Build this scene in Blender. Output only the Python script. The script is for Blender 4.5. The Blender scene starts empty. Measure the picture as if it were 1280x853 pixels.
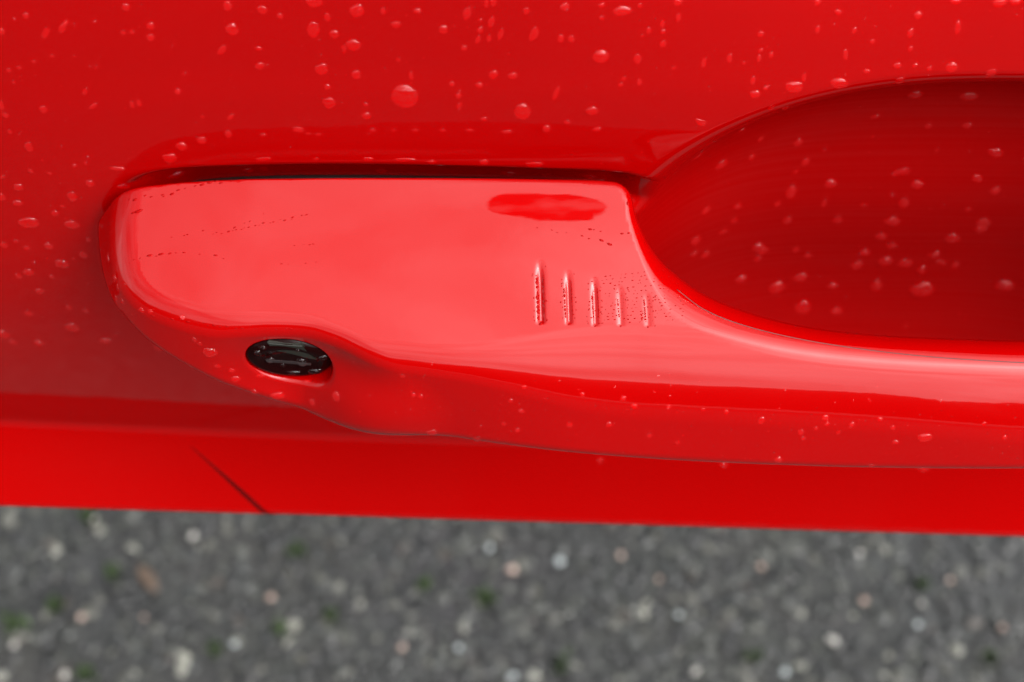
import bpy, bmesh, math, random
import numpy as np
from mathutils import Vector, Matrix
from mathutils.bvhtree import BVHTree

R = math.radians
rnd = random.Random(7)
nrng = np.random.default_rng(11)
scn = bpy.context.scene
C = scn.collection
ZG = 0.600                       # height of the handle above the ground, metres

# ------------------------------------------------------------------ camera
TH = R(36.0)                     # angle of the view from straight down
cT, sT = math.cos(TH), math.sin(TH)
F = 233.0                        # mm from the lens to the handle
K = 140.0 / 1280                 # mm on the handle per photograph pixel
OG = 22.3                        # mm the aimed-at point stands out from the door
CAMO, CAMZ = OG + sT * F, cT * F
cam = bpy.data.cameras.new('camera')
co = bpy.data.objects.new('camera', cam)
C.objects.link(co)
co.location = (0, -CAMO * .001, ZG + CAMZ * .001)
co.rotation_euler = (TH, 0, 0)
cam.sensor_width = 36
cam.lens = 36 * F / 140
cam.clip_start, cam.clip_end = 0.01, 2000
cam.dof.use_dof = True
cam.dof.focus_distance = (F - 2) * .001
cam.dof.aperture_fstop = 22
scn.camera = co

# ------------------------------------------------------------------ sky and sun (overcast)
SUN_EL, SUN_AZ = R(52), R(125)
w = bpy.data.worlds.new('World')
scn.world = w
w.use_nodes = True
nt = w.node_tree
bg = nt.nodes['Background']
sky = nt.nodes.new('ShaderNodeTexSky')
sky.sky_type = 'NISHITA'
sky.sun_disc = False
sky.sun_elevation, sky.sun_rotation = SUN_EL, SUN_AZ
sky.air_density, sky.dust_density, sky.ozone_density = 1.0, 4.0, 1.0
bw = nt.nodes.new('ShaderNodeRGBToBW')
mx = nt.nodes.new('ShaderNodeMix'); mx.data_type = 'RGBA'
mx.inputs[0].default_value = 0.9
tc = nt.nodes.new('ShaderNodeTexCoord')
nz = nt.nodes.new('ShaderNodeTexNoise')
nz.noise_dimensions = '4D'; nz.inputs['W'].default_value = 4.0; nz.inputs['Scale'].default_value = 5; nz.inputs['Detail'].default_value = 3
nz.inputs['Distortion'].default_value = .6
mr = nt.nodes.new('ShaderNodeMapRange')
mr.inputs['From Min'].default_value = .3; mr.inputs['From Max'].default_value = .7
mr.inputs['To Min'].default_value = .55; mr.inputs['To Max'].default_value = 1.38
ml = nt.nodes.new('ShaderNodeMix'); ml.data_type = 'RGBA'; ml.blend_type = 'MULTIPLY'
ml.inputs[0].default_value = 1
L = nt.links.new
L(sky.outputs[0], bw.inputs[0]); L(sky.outputs[0], mx.inputs[6]); L(bw.outputs[0], mx.inputs[7])
sx_ = nt.nodes.new('ShaderNodeSeparateXYZ')
gr_ = nt.nodes.new('ShaderNodeMapRange')
gr_.inputs['From Max'].default_value = .85; gr_.inputs['To Min'].default_value = .92; gr_.inputs['To Max'].default_value = 1.18
mg = nt.nodes.new('ShaderNodeMath'); mg.operation = 'MULTIPLY'
L(tc.outputs['Generated'], sx_.inputs[0]); L(sx_.outputs['Z'], gr_.inputs['Value'])
L(mr.outputs[0], mg.inputs[0]); L(gr_.outputs[0], mg.inputs[1])
L(tc.outputs['Generated'], nz.inputs['Vector']); L(nz.outputs['Fac'], mr.inputs['Value'])
L(mx.outputs[2], ml.inputs[6]); L(mg.outputs[0], ml.inputs[7]); L(ml.outputs[2], bg.inputs[0])
bg.inputs[1].default_value = 0.15

sl = bpy.data.lights.new('sun', 'SUN')
sl.energy = 0.6; sl.angle = R(120); sl.color = (1, .96, .9)
so = bpy.data.objects.new('sun', sl)
C.objects.link(so)
sd = Vector((math.sin(SUN_AZ) * math.cos(SUN_EL), math.cos(SUN_AZ) * math.cos(SUN_EL), math.sin(SUN_EL)))
so.rotation_euler = sd.to_track_quat('Z', 'Y').to_euler()
so.location = (2, -2, 4)

vs = scn.view_settings
vs.view_transform = 'Standard'; vs.look = 'None'; vs.gamma = 1; vs.use_curve_mapping = False
vs.exposure = 2.3
cy = scn.cycles
cy.use_denoising = True
cy.max_bounces = 10; cy.transmission_bounces = 8; cy.glossy_bounces = 5; cy.diffuse_bounces = 4
cy.sample_clamp_indirect = 6

# ------------------------------------------------------------------ helpers
def node_mat(name):
    m = bpy.data.materials.new(name)
    m.use_nodes = True
    return m, m.node_tree, m.node_tree.nodes['Principled BSDF']

def simple_mat(name, col, rough=.5, metal=0, coat=0, ior=1.5):
    m, t, b = node_mat(name)
    b.inputs['Base Color'].default_value = (*col, 1)
    b.inputs['Roughness'].default_value = rough
    b.inputs['Metallic'].default_value = metal
    b.inputs['IOR'].default_value = ior
    b.inputs['Coat Weight'].default_value = coat
    b.inputs['Coat Roughness'].default_value = .03
    return m

def obj(name, me, mat=None, parent=None):
    o = bpy.data.objects.new(name, me)
    C.objects.link(o)
    if mat is not None and not me.materials:
        me.materials.append(mat)
    if parent is not None:
        o.parent = parent
    return o

def tag(o, label=None, cat=None, group=None, kind=None):
    if label: o['label'] = label
    if cat: o['category'] = cat
    if group: o['group'] = group
    if kind: o['kind'] = kind
    return o

def mesh_np(name, verts, quads, smooth=True):
    me = bpy.data.meshes.new(name)
    me.from_pydata(verts.tolist() if hasattr(verts, 'tolist') else verts, [],
                   quads.tolist() if hasattr(quads, 'tolist') else quads)
    if smooth:
        me.polygons.foreach_set('use_smooth', np.ones(len(me.polygons), bool))
    me.update()
    return me

def smooth01(t):
    t = np.clip(t, 0, 1)
    return t * t * (3 - 2 * t)

def world(x, o, z):
    """millimetres along / out of / up the door -> metres in the scene"""
    return np.stack([np.asarray(x) * .001, -np.asarray(o) * .001, ZG + np.asarray(z) * .001], -1)

def view_xv(px, py, h=0.0):
    """photograph pixel -> (x, v) in the tilted frame of the handle's top face, at height h over it"""
    s = K * (F - h) / F
    return (px - 640) * s, (426.5 - py) * s

def on_out(px, py, o):
    """point seen at a photograph pixel on the upright plane that stands o mm out of the door"""
    a, b = (px - 640) * K, (426.5 - py) * K
    do, dz = -F * sT - b * cT, -F * cT + b * sT
    t = (o - CAMO) / do
    return a * t, CAMZ + dz * t          # x, z

def catmull(pts, step=.3):
    p = np.array(pts, float)
    p = np.vstack([2 * p[0] - p[1], p, 2 * p[-1] - p[-2]])
    out = []
    for i in range(1, len(p) - 2):
        n = max(2, int(np.linalg.norm(p[i + 1] - p[i]) / step))
        t = np.linspace(0, 1, n, endpoint=False)[:, None]
        # centripetal-ish: plain Catmull-Rom with moderated tangents
        d1 = np.linalg.norm(p[i + 1] - p[i])
        m0 = (p[i + 1] - p[i - 1]) * d1 / (np.linalg.norm(p[i + 1] - p[i]) + np.linalg.norm(p[i] - p[i - 1]))
        m1 = (p[i + 2] - p[i]) * d1 / (np.linalg.norm(p[i + 2] - p[i + 1]) + np.linalg.norm(p[i + 1] - p[i]))
        out.append((2*t**3 - 3*t**2 + 1) * p[i] + (t**3 - 2*t**2 + t) * m0 + (-2*t**3 + 3*t**2) * p[i + 1] + (t**3 - t**2) * m1)
    out.append(p[-2][None])
    return np.vstack(out)

# ------------------------------------------------------------------ materials
def paint_mat():
    m, t, b = node_mat('red_car_paint')
    N, Lk = t.nodes, t.links.new
    b.inputs['Base Color'].default_value = (.195, .0001, .0002, 1)
    b.inputs['Roughness'].default_value = .5
    b.inputs['Specular IOR Level'].default_value = 0
    b.inputs['Coat Weight'].default_value = 1
    b.inputs['Coat Roughness'].default_value = .025
    b.inputs['Coat IOR'].default_value = 1.33       # wet: a film of water over the lacquer
    # very slight orange peel in the clear coat
    tc = N.new('ShaderNodeTexCoord')
    n1 = N.new('ShaderNodeTexNoise'); n1.inputs['Scale'].default_value = 260; n1.inputs['Detail'].default_value = 2
    bp = N.new('ShaderNodeBump'); bp.inputs['Strength'].default_value = .05; bp.inputs['Distance'].default_value = .0003
    Lk(tc.outputs['Object'], n1.inputs['Vector']); Lk(n1.outputs['Fac'], bp.inputs['Height'])
    Lk(bp.outputs[0], b.inputs['Coat Normal'])
    # the recess is finely scratched by finger nails: duller, streaky lacquer (vertex attribute 'wear')
    at = N.new('ShaderNodeAttribute'); at.attribute_name = 'wear'
    mp = N.new('ShaderNodeMapping'); mp.inputs['Scale'].default_value = (22, 60, 1500); mp.inputs['Rotation'].default_value = (0, R(3), 0)
    n2 = N.new('ShaderNodeTexNoise'); n2.inputs['Scale'].default_value = 1; n2.inputs['Detail'].default_value = 3; n2.inputs['Distortion'].default_value = .4
    Lk(tc.outputs['Object'], mp.inputs[0]); Lk(mp.outputs[0], n2.inputs['Vector'])
    r1 = N.new('ShaderNodeMapRange'); r1.inputs['From Min'].default_value = .35; r1.inputs['From Max'].default_value = .7
    r1.inputs['To Min'].default_value = .80; r1.inputs['To Max'].default_value = .60
    Lk(n2.outputs['Fac'], r1.inputs['Value'])
    def mth(op, a, bb):
        n = N.new('ShaderNodeMath'); n.operation = op
        for i, q in enumerate((a, bb)):
            if isinstance(q, (int, float)): n.inputs[i].default_value = q
            else: Lk(q, n.inputs[i])
        return n.outputs[0]
    Lk(mth('SUBTRACT', 1.0, mth('MULTIPLY', at.outputs['Fac'], r1.outputs[0])), b.inputs['Coat Weight'])
    Lk(mth('ADD', .025, mth('MULTIPLY', at.outputs['Fac'], .30)), b.inputs['Coat Roughness'])
    return m

M_PAINT = paint_mat()

def handle_paint():
    """the same paint with one dark reflection painted in near the upper edge"""
    m = M_PAINT.copy(); m.name = 'red_handle_paint'
    t = m.node_tree; N, Lk = t.nodes, t.links.new
    b = N['Principled BSDF']
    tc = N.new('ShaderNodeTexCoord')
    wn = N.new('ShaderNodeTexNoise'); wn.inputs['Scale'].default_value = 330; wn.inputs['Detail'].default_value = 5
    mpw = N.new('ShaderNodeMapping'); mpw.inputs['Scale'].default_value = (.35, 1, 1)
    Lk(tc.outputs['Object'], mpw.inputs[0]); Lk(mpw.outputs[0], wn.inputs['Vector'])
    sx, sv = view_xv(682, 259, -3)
    # centre of the painted dark reflection, a patch of weaker coat
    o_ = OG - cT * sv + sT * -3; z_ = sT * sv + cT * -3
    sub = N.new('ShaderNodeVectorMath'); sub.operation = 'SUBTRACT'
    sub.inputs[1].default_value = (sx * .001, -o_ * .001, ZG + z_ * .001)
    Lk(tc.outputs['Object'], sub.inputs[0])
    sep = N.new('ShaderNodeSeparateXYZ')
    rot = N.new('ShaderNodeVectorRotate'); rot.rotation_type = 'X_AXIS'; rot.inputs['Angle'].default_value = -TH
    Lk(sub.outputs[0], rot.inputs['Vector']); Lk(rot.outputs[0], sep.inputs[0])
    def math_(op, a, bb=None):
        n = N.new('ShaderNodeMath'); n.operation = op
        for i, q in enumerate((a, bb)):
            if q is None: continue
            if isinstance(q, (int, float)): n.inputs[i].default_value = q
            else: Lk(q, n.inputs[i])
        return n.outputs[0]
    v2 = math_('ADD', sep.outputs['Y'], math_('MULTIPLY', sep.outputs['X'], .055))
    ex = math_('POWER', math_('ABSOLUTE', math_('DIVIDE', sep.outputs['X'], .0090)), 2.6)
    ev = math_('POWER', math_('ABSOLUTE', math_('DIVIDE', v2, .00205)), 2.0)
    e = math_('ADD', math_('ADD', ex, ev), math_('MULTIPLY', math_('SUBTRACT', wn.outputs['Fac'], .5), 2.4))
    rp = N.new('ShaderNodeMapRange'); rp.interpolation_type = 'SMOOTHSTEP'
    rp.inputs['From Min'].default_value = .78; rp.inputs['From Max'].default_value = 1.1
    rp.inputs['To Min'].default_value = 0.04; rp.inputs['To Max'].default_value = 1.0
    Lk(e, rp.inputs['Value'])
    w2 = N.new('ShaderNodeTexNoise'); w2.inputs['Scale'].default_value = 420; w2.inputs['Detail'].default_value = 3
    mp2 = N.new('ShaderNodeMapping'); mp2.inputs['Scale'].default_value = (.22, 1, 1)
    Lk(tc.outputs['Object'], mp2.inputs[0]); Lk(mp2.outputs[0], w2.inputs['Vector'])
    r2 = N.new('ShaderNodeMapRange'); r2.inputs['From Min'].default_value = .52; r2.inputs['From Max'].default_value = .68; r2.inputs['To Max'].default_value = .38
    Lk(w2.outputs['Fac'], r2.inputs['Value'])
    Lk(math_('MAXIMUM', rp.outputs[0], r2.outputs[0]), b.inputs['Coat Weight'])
    return m

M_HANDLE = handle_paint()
M_RUBBER = simple_mat('black_rubber', (.012, .008, .008), .35)
M_SEAM = simple_mat('seam_shadow_gap', (.03, .004, .004), .6)
M_LOCK = simple_mat('wet_black_lock_barrel', (.005, .0006, .0006), .12, 0, 0)
M_LOCK.node_tree.nodes['Principled BSDF'].inputs['Specular IOR Level'].default_value = .04
M_FLAP = simple_mat('dull_steel_flap', (.0065, .0075, .005), .35, 0, 0)

def water_mat():
    m, t, b = node_mat('rain_water')
    N, Lk = t.nodes, t.links.new
    N.remove(b)
    # seen from outside the surface bends and mirrors like water; from inside it lets the light straight out again
    rf = N.new('ShaderNodeBsdfRefraction'); rf.inputs['IOR'].default_value = 1.16; rf.inputs['Roughness'].default_value = 0
    rf.inputs['Color'].default_value = (1.3, 1.3, 1.3, 1)  # colour above white stands in for light the drop would focus
    gl = N.new('ShaderNodeBsdfGlossy'); gl.inputs['Roughness'].default_value = .01
    tr = N.new('ShaderNodeBsdfTransparent'); tr.inputs['Color'].default_value = (1, 1, 1, 1)
    fr = N.new('ShaderNodeFresnel'); fr.inputs['IOR'].default_value = 1.33
    ge = N.new('ShaderNodeNewGeometry')
    ms = N.new('ShaderNodeMixShader'); m2 = N.new('ShaderNodeMixShader')
    Lk(fr.outputs[0], ms.inputs[0]); Lk(rf.outputs[0], ms.inputs[1]); Lk(gl.outputs[0], ms.inputs[2])
    Lk(ge.outputs['Backfacing'], m2.inputs[0]); Lk(ms.outputs[0], m2.inputs[1]); Lk(tr.outputs[0], m2.inputs[2])
    Lk(m2.outputs[0], N['Material Output'].inputs['Surface'])
    return m
M_WATER = water_mat()

# ------------------------------------------------------------------ ground
def asphalt_mat(name, scale_big=9):
    m, t, b = node_mat(name)
    N, Lk = t.nodes, t.links.new
    tc = N.new('ShaderNodeTexCoord')
    vo = N.new('ShaderNodeTexVoronoi'); vo.inputs['Scale'].default_value = 150
    nz = N.new('ShaderNodeTexNoise'); nz.inputs['Scale'].default_value = scale_big; nz.inputs['Detail'].default_value = 4
    cr = N.new('ShaderNodeValToRGB')
    cr.color_ramp.elements[0].position = .1; cr.color_ramp.elements[0].color = (.006, .006, .0055, 1)
    cr.color_ramp.elements[1].position = .95; cr.color_ramp.elements[1].color = (.022, .022, .020, 1)
    mxx = N.new('ShaderNodeMix'); mxx.data_type = 'RGBA'; mxx.blend_type = 'MULTIPLY'; mxx.inputs[0].default_value = .5
    bw = N.new('ShaderNodeRGBToBW')
    Lk(tc.outputs['Object'], vo.inputs['Vector']); Lk(tc.outputs['Object'], nz.inputs['Vector'])
    Lk(vo.outputs['Color'], bw.inputs[0]); Lk(bw.outputs[0], cr.inputs[0])
    Lk(cr.outputs[0], mxx.inputs[6]); Lk(nz.outputs['Color'], mxx.inputs[7]); Lk(mxx.outputs[2], b.inputs['Base Color'])
    bp = N.new('ShaderNodeBump'); bp.inputs['Strength'].default_value = .6; bp.inputs['Distance'].default_value = .003
    Lk(vo.outputs['Distance'], bp.inputs['Height']); Lk(bp.outputs[0], b.inputs['Normal'])
    b.inputs['Roughness'].default_value = .75
    return m

gm = mesh_np('ground', [(-600, -600, 0), (600, -600, 0), (600, 600, 0), (-600, 600, 0)], [(0, 1, 2, 3)], False)
ground = tag(obj('ground', gm, asphalt_mat('asphalt')), 'rough wet grey asphalt below the car', kind='structure')

# unseen dark bank and pale strip, added to shape what the paint mirrors
bx_ = np.linspace(-40, 40, 321)
prof = [(-5.2, 0), (-5.25, .5), (-5.6, 1.25), (-6.4, 1.9), (-8, 2.3), (-12, 2.1), (-16, .6)]
bvv = []
for k_, xq in enumerate(bx_):
    wv_ = .5 * math.sin(xq * .8) + .3 * math.sin(xq * 2.1 + 1) + .25 * math.sin(xq * 5.3 + 2)
    for m_, (yy, zz) in enumerate(prof):
        jj = nrng.uniform(-.08, .08)
        bvv.append((xq, yy + jj, max(0, zz * (1 + .16 * wv_) + (jj if zz > 0 else 0))))
npf = len(prof)
bqq = [(k_ * npf + m_, k_ * npf + m_ + 1, (k_ + 1) * npf + m_ + 1, (k_ + 1) * npf + m_) for k_ in range(320) for m_ in range(npf - 1)]
tag(obj('reflection_bank', mesh_np('reflection_bank', bvv, bqq), simple_mat('dark_reflection_bank', (.012, .017, .008), .9)), 'unseen dark bank added to darken reflections in the paint', kind='structure')
kb = [(-40, -4.0, 0), (40, -4.0, 0), (40, -4.0, .12), (-40, -4.0, .12), (40, -4.03, .14), (-40, -4.03, .14), (40, -5.2, .15), (-40, -5.2, .15)]
tag(obj('reflection_strip', mesh_np('reflection_strip', kb, [(0, 1, 2, 3), (3, 2, 4, 5), (5, 4, 6, 7)], False), simple_mat('pale_reflection_strip', (.13, .13, .125), .8)), 'unseen pale strip added for a bright line in the reflections', kind='structure')

# icosahedron for stones
_ph = (1 + 5 ** .5) / 2
ICO_V = np.array([(-1, _ph, 0), (1, _ph, 0), (-1, -_ph, 0), (1, -_ph, 0), (0, -1, _ph), (0, 1, _ph), (0, -1, -_ph), (0, 1, -_ph),
                  (_ph, 0, -1), (_ph, 0, 1), (-_ph, 0, -1), (-_ph, 0, 1)]) / math.hypot(1, _ph)
ICO_F = np.array([(0, 11, 5), (0, 5, 1), (0, 1, 7), (0, 7, 10), (0, 10, 11), (1, 5, 9), (5, 11, 4), (11, 10, 2), (10, 7, 6), (7, 1, 8),
                  (3, 9, 4), (3, 4, 2), (3, 2, 6), (3, 6, 8), (3, 8, 9), (4, 9, 5), (2, 4, 11), (6, 2, 10), (8, 6, 7), (9, 8, 1)])

def stones(n, x0, x1, y0, y1, r0, r1, flat=.55, sink=.25):
    P = np.stack([nrng.uniform(x0, x1, n), nrng.uniform(y0, y1, n)], -1)
    r = r0 + (r1 - r0) * nrng.random(n) ** 1.6
    V = ICO_V[None] * (1 + nrng.uniform(-.22, .22, (n, 12, 1)))
    V = V * np.stack([r * nrng.uniform(.75, 1.25, n), r * nrng.uniform(.75, 1.25, n), r * flat], -1)[:, None]
    a = nrng.uniform(0, 6.28, n); ca, sa = np.cos(a)[:, None], np.sin(a)[:, None]
    X = V[..., 0] * ca - V[..., 1] * sa + P[:, :1]
    Y = V[..., 0] * sa + V[..., 1] * ca + P[:, 1:]
    Z = V[..., 2] + (r * sink)[:, None]
    vv = np.stack([X, Y, Z], -1).reshape(-1, 3)
    ff = (ICO_F[None] + 12 * np.arange(n)[:, None, None]).reshape(-1, 3)
    return vv, ff

def chip_mat():
    m, t, b = node_mat('asphalt_stone')
    N, Lk = t.nodes, t.links.new
    g = N.new('ShaderNodeNewGeometry')
    cr = N.new('ShaderNodeValToRGB'); cr.color_ramp.interpolation = 'CONSTANT'
    cols = [(0, (0.0040, 0.0040, 0.0040)), (.16, (0.0040, 0.0043, 0.0036)), (.34, (0.0123, 0.0135, 0.0114)), (.5, (0.0042, 0.0042, 0.0035)), (.6, (0.0262, 0.0273, 0.0221)),
            (.72, (0.0046, 0.0041, 0.0032)), (.79, (0.0076, 0.0087, 0.0078)), (.88, (0.0435, 0.0426, 0.0337)), (.935, (0.0240, 0.0182, 0.0132)), (.965, (0.1031, 0.1020, 0.0835))]
    e = cr.color_ramp.elements
    e[0].position, e[0].color = 0, (*cols[0][1], 1)
    e[1].position, e[1].color = cols[1][0], (*cols[1][1], 1)
    for p_, c_ in cols[2:]:
        q = e.new(p_); q.color = (*c_, 1)
    Lk(g.outputs['Random Per Island'], cr.inputs[0])
    tc = N.new('ShaderNodeTexCoord')
    nz = N.new('ShaderNodeTexNoise'); nz.inputs['Scale'].default_value = 38; nz.inputs['Detail'].default_value = 3
    mr = N.new('ShaderNodeMapRange'); mr.inputs['From Min'].default_value = .3; mr.inputs['From Max'].default_value = .7
    mr.inputs['To Min'].default_value = .38; mr.inputs['To Max'].default_value = 1.4
    mm = N.new('ShaderNodeMix'); mm.data_type = 'RGBA'; mm.blend_type = 'MULTIPLY'; mm.inputs[0].default_value = 1
    Lk(tc.outputs['Object'], nz.inputs['Vector']); Lk(nz.outputs['Fac'], mr.inputs['Value'])
    Lk(cr.outputs[0], mm.inputs[6]); Lk(mr.outputs[0], mm.inputs[7]); Lk(mm.outputs[2], b.inputs['Base Color'])
    b.inputs['Roughness'].default_value = .45
    return m
vv, ff = stones(34000, -.60, .60, -.12, .52, .0015, .0043)
sto = tag(obj('asphalt_stones', mesh_np('asphalt_stones', vv, ff, False), chip_mat()),
          'worn grey stone chips set in the wet asphalt', 'asphalt stones', kind='stuff')

# ------------------------------------------------------------------ car body (door panel)
car = bpy.data.objects.new('car', None)
C.objects.link(car)
tag(car, 'glossy red car side with wet door, grab handle and finger recess', 'car')

# ridge along the lower door: crease and outer edge, straight lines along the car
xc0, zc0 = on_out(0, 531, -7.4); xc1, zc1 = on_out(1280, 571, -7.4)
xe0, ze0 = on_out(0, 632, 1.2); xe1, ze1 = on_out(1280, 671, 1.2)
def z_crease(x): return zc0 + (x - xc0) * (zc1 - zc0) / (xc1 - xc0)
def z_edge(x): return ze0 + (x - xe0) * (ze1 - ze0) / (xe1 - xe0)
# finger recess
CUP = dict(x=66.0, z=-23.0, rx=51.8, rz=47.0, n=2.5)
# shut line across the ridge
sx0, sz0 = on_out(240, 545, -8); sx1, sz1 = on_out(330, 640, 1)

# narrow trench in the door along the handle's upper edge, running on under the handle
TR = catmull([on_out(px_, py_, 0) for px_, py_ in [(140, 234), (165, 228.5), (215, 221), (300, 216.5), (420, 214.5), (560, 216.5), (680, 220), (755, 223), (800, 228), (830, 240)]], 1.0)
def trench(x, z):
    d = z - np.interp(x, TR[:, 0], TR[:, 1])
    k = smooth01((x - TR[0, 0]) / 12) * smooth01((TR[-1, 0] - x) / 8)
    return 5.0 * k * (1 - np.clip((d + .5) / 2.5, 0, 1)) ** 2.2 * smooth01((d + 11) / 4)

def softmin(a, b, k):
    hh = np.clip(.5 + .5 * (b - a) / k, 0, 1)
    return b * (1 - hh) + a * hh - k * hh * (1 - hh)
def softmax(a, b, k): return -softmin(-a, -b, k)

def door_out(x, z):
    x, z = np.broadcast_arrays(np.asarray(x, float), np.asarray(z, float))
    zc, ze = z_crease(x), z_edge(x)
    up = -np.clip(z - 6, 0, None) ** 2 / 560.0
    up = up * (1 + 1.6 * smooth01((x + 5) / 60))
    up = np.where(z > 90, -84 ** 2 / 560.0 * (1 + 1.6 * smooth01((x + 5) / 60)) - (z - 90) * .30, up)
    lean = -7.4 * smooth01((-8 - z) / (-8 - zc) * .5) * 2      # leans in towards the crease
    lean = np.where(z < zc, -7.4 - (zc - z) * .12, lean)
    o = up + lean - .00010 * np.clip(-x - 20, 0, None) ** 2
    ls = (zc - z) / (zc - ze)
    ledge = -7.4 + 8.6 * np.where(ls > 0, .93 * ls + .07 * ls * np.abs(ls), .93 * ls)   # grows outward below the crease
    o = softmax(o, ledge, .9)
    under = 1.2 - (ze - z) * .80 + (0) * x                   # tucks in below the edge
    under = np.where(z < ze - 6, 1.2 - 4.8 - (ze - 6 - z) * .78, under)
    under = under + .35
    o = softmin(o, np.where(z < ze + 8, under, 1e3), 1.6)
    # finger recess: a rounded bowl
    rho = (np.abs((x - CUP['x']) / CUP['rx']) ** CUP['n'] + np.abs((z - CUP['z']) / CUP['rz']) ** CUP['n']) ** (1 / CUP['n'])
    deep = 23.5 - 7.5 * (CUP['z'] + CUP['rz'] - z) / (2 * CUP['rz'])        # back wall leans outward at the top
    bowl = np.where(rho < 1.3, -deep * (1 - np.clip(rho, 0, 1.3) ** 4), 30)
    o = o + softmin(bowl, 0 * bowl, 8.0)
    # low swage pressed round the handle
    q = ((np.abs((x - 20) / 92) ** 5 + np.abs((z - 2) / 24) ** 5) ** .2 - 1) * 24
    o = o + .13 * (1 - smooth01((q + 2.5) / 6))
    o = o - trench(x, z)
    # shut line
    tt = (z - sz0) / (sz1 - sz0)
    dx = x - (sx0 + (sx1 - sx0) * tt)
    win = smooth01((tt + .05) / .35) * smooth01((2.2 - tt) / .5)
    o = o + smooth01((tt + .3) / .8) * smooth01((3.0 - tt) / 1.2) * .10 * smooth01((.8 - dx) / 1.6)
    return o

def axis(a0, a1, step, lo, hi, g=1.25):
    core = list(np.arange(a0, a1 + 1e-6, step))
    s = step; q = a1; up = []
    while q < hi: s = min(s * g, 60); q += s; up.append(q)
    s = step; q = a0; dn = []
    while q > lo: s = min(s * g, 60); q -= s; dn.append(q)
    return np.array(dn[::-1] + core + up)

def grid_mesh(name, xs, zs, fn):
    X, Z = np.meshgrid(xs, zs)
    O = fn(X, Z)
    V = world(X, O, Z).reshape(-1, 3)
    nx, nz_ = len(xs), len(zs)
    i = np.arange(nz_ - 1)[:, None] * nx + np.arange(nx - 1)[None]
    Q = np.stack([i, i + 1, i + nx + 1, i + nx], -1).reshape(-1, 4)
    me = mesh_np(name, V, Q)
    e = .15
    gx = (fn(X + e, Z) - fn(X - e, Z)) / (2 * e); gz = (fn(X, Z + e) - fn(X, Z - e)) / (2 * e)
    nn = np.stack([-gx, -np.ones_like(gx), -gz], -1).reshape(-1, 3)
    nn /= np.linalg.norm(nn, axis=1, keepdims=True)
    me.normals_split_custom_set_from_vertices(nn.tolist())
    return me
DX = axis(-100, 110, .7, -520, 620); DX = np.unique(np.round(np.concatenate([DX, np.arange(min(sx0, sx1) - 3, max(sx0, sx1) + 3, .25)]), 3))
DZ = axis(-98, 70, .6, -290, 230); DZ = np.unique(np.round(np.concatenate([DZ, np.arange(sz1 - 3, sz0 + 3, .3)]), 3))
door_me = grid_mesh('door_panel', DX, DZ, door_out)
XX, ZZ = np.meshgrid(DX, DZ)
rho_ = (np.abs((XX - CUP['x']) / CUP['rx']) ** CUP['n'] + np.abs((ZZ - CUP['z']) / CUP['rz']) ** CUP['n']) ** (1 / CUP['n'])
wa = door_me.attributes.new('wear', 'FLOAT', 'POINT')
wa.data.foreach_set('value', smooth01((1.06 - rho_) / .16).ravel().astype(np.float32))
door = obj('door_panel', door_me, M_PAINT, car)

# ------------------------------------------------------------------ handle (implicit solid, meshed with surface nets)
TILT = R(8)
def tr(pts):
    return [view_xv(*p) for p in pts]
# upper outline: top edge, corner, round the recess, along the grip and back up beyond the picture
TOP = tr([(-700, 320, -3), (-60, 262, -3), (90, 236, -3), (160, 224, -3), (215, 217, -3), (300, 213, -3), (420, 211.5, -3), (560, 214, -3), (680, 217.5, -3), (755, 221, -3),
          (780, 226, -3), (794, 240, -3), (801, 270, -3), (818, 302, -3), (845, 332, -3), (885, 361, -2), (940, 384, -2), (1010, 402, -2), (1090, 412, -2),
          (1180, 417, -2), (1280, 420, -2), (1420, 420, -2), (1560, 400, -2), (1660, 340, -2), (1715, 260, -3), (1745, 240, -3), (1900, 238, -3), (2400, 238, -3)])
# lower outline: left end, under the lock, along the grip
BOT = tr([(142, -60, -3), (123, 130, -3), (112, 235, -4), (108, 275, -5), (116, 320, -6), (131, 362, -7), (157, 399, -9), (195, 433, -12), (250, 467, -13), (310, 495, -14), (380, 518, -14),
          (450, 531, -13), (520, 542, -12), (620, 557, -10), (740, 570, -9), (860, 579, -8), (1000, 585, -8), (1140, 588, -8), (1280, 588, -8), (1500, 582, -8), (1700, 560, -8), (1900, 510, -8), (2500, 380, -8)])
# edge between the top face and the front face
EDG = tr([(182, -60, -2), (160, 130, -2), (147, 240, -2), (143, 275, -2), (146, 320, -2), (156, 352, -2), (178, 376, -2), (215, 394, -1), (260, 405, -1), (300, 409, -1), (340, 411, -1), (385, 415, -1), (420, 428, -1),
          (455, 443, 0), (500, 449, 0), (580, 456, 0), (700, 465, 0), (820, 473, 0), (950, 480, 0), (1100, 489, 0), (1280, 504, 0), (1500, 512, 0), (1800, 505, 0), (2500, 480, 0)])
FX0, FX1, FV0, FV1, FS = -66.0, 152.0, -32.0, 34.0, .4
fx = np.arange(FX0, FX1, FS); fv = np.arange(FV0, FV1, FS)

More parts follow.
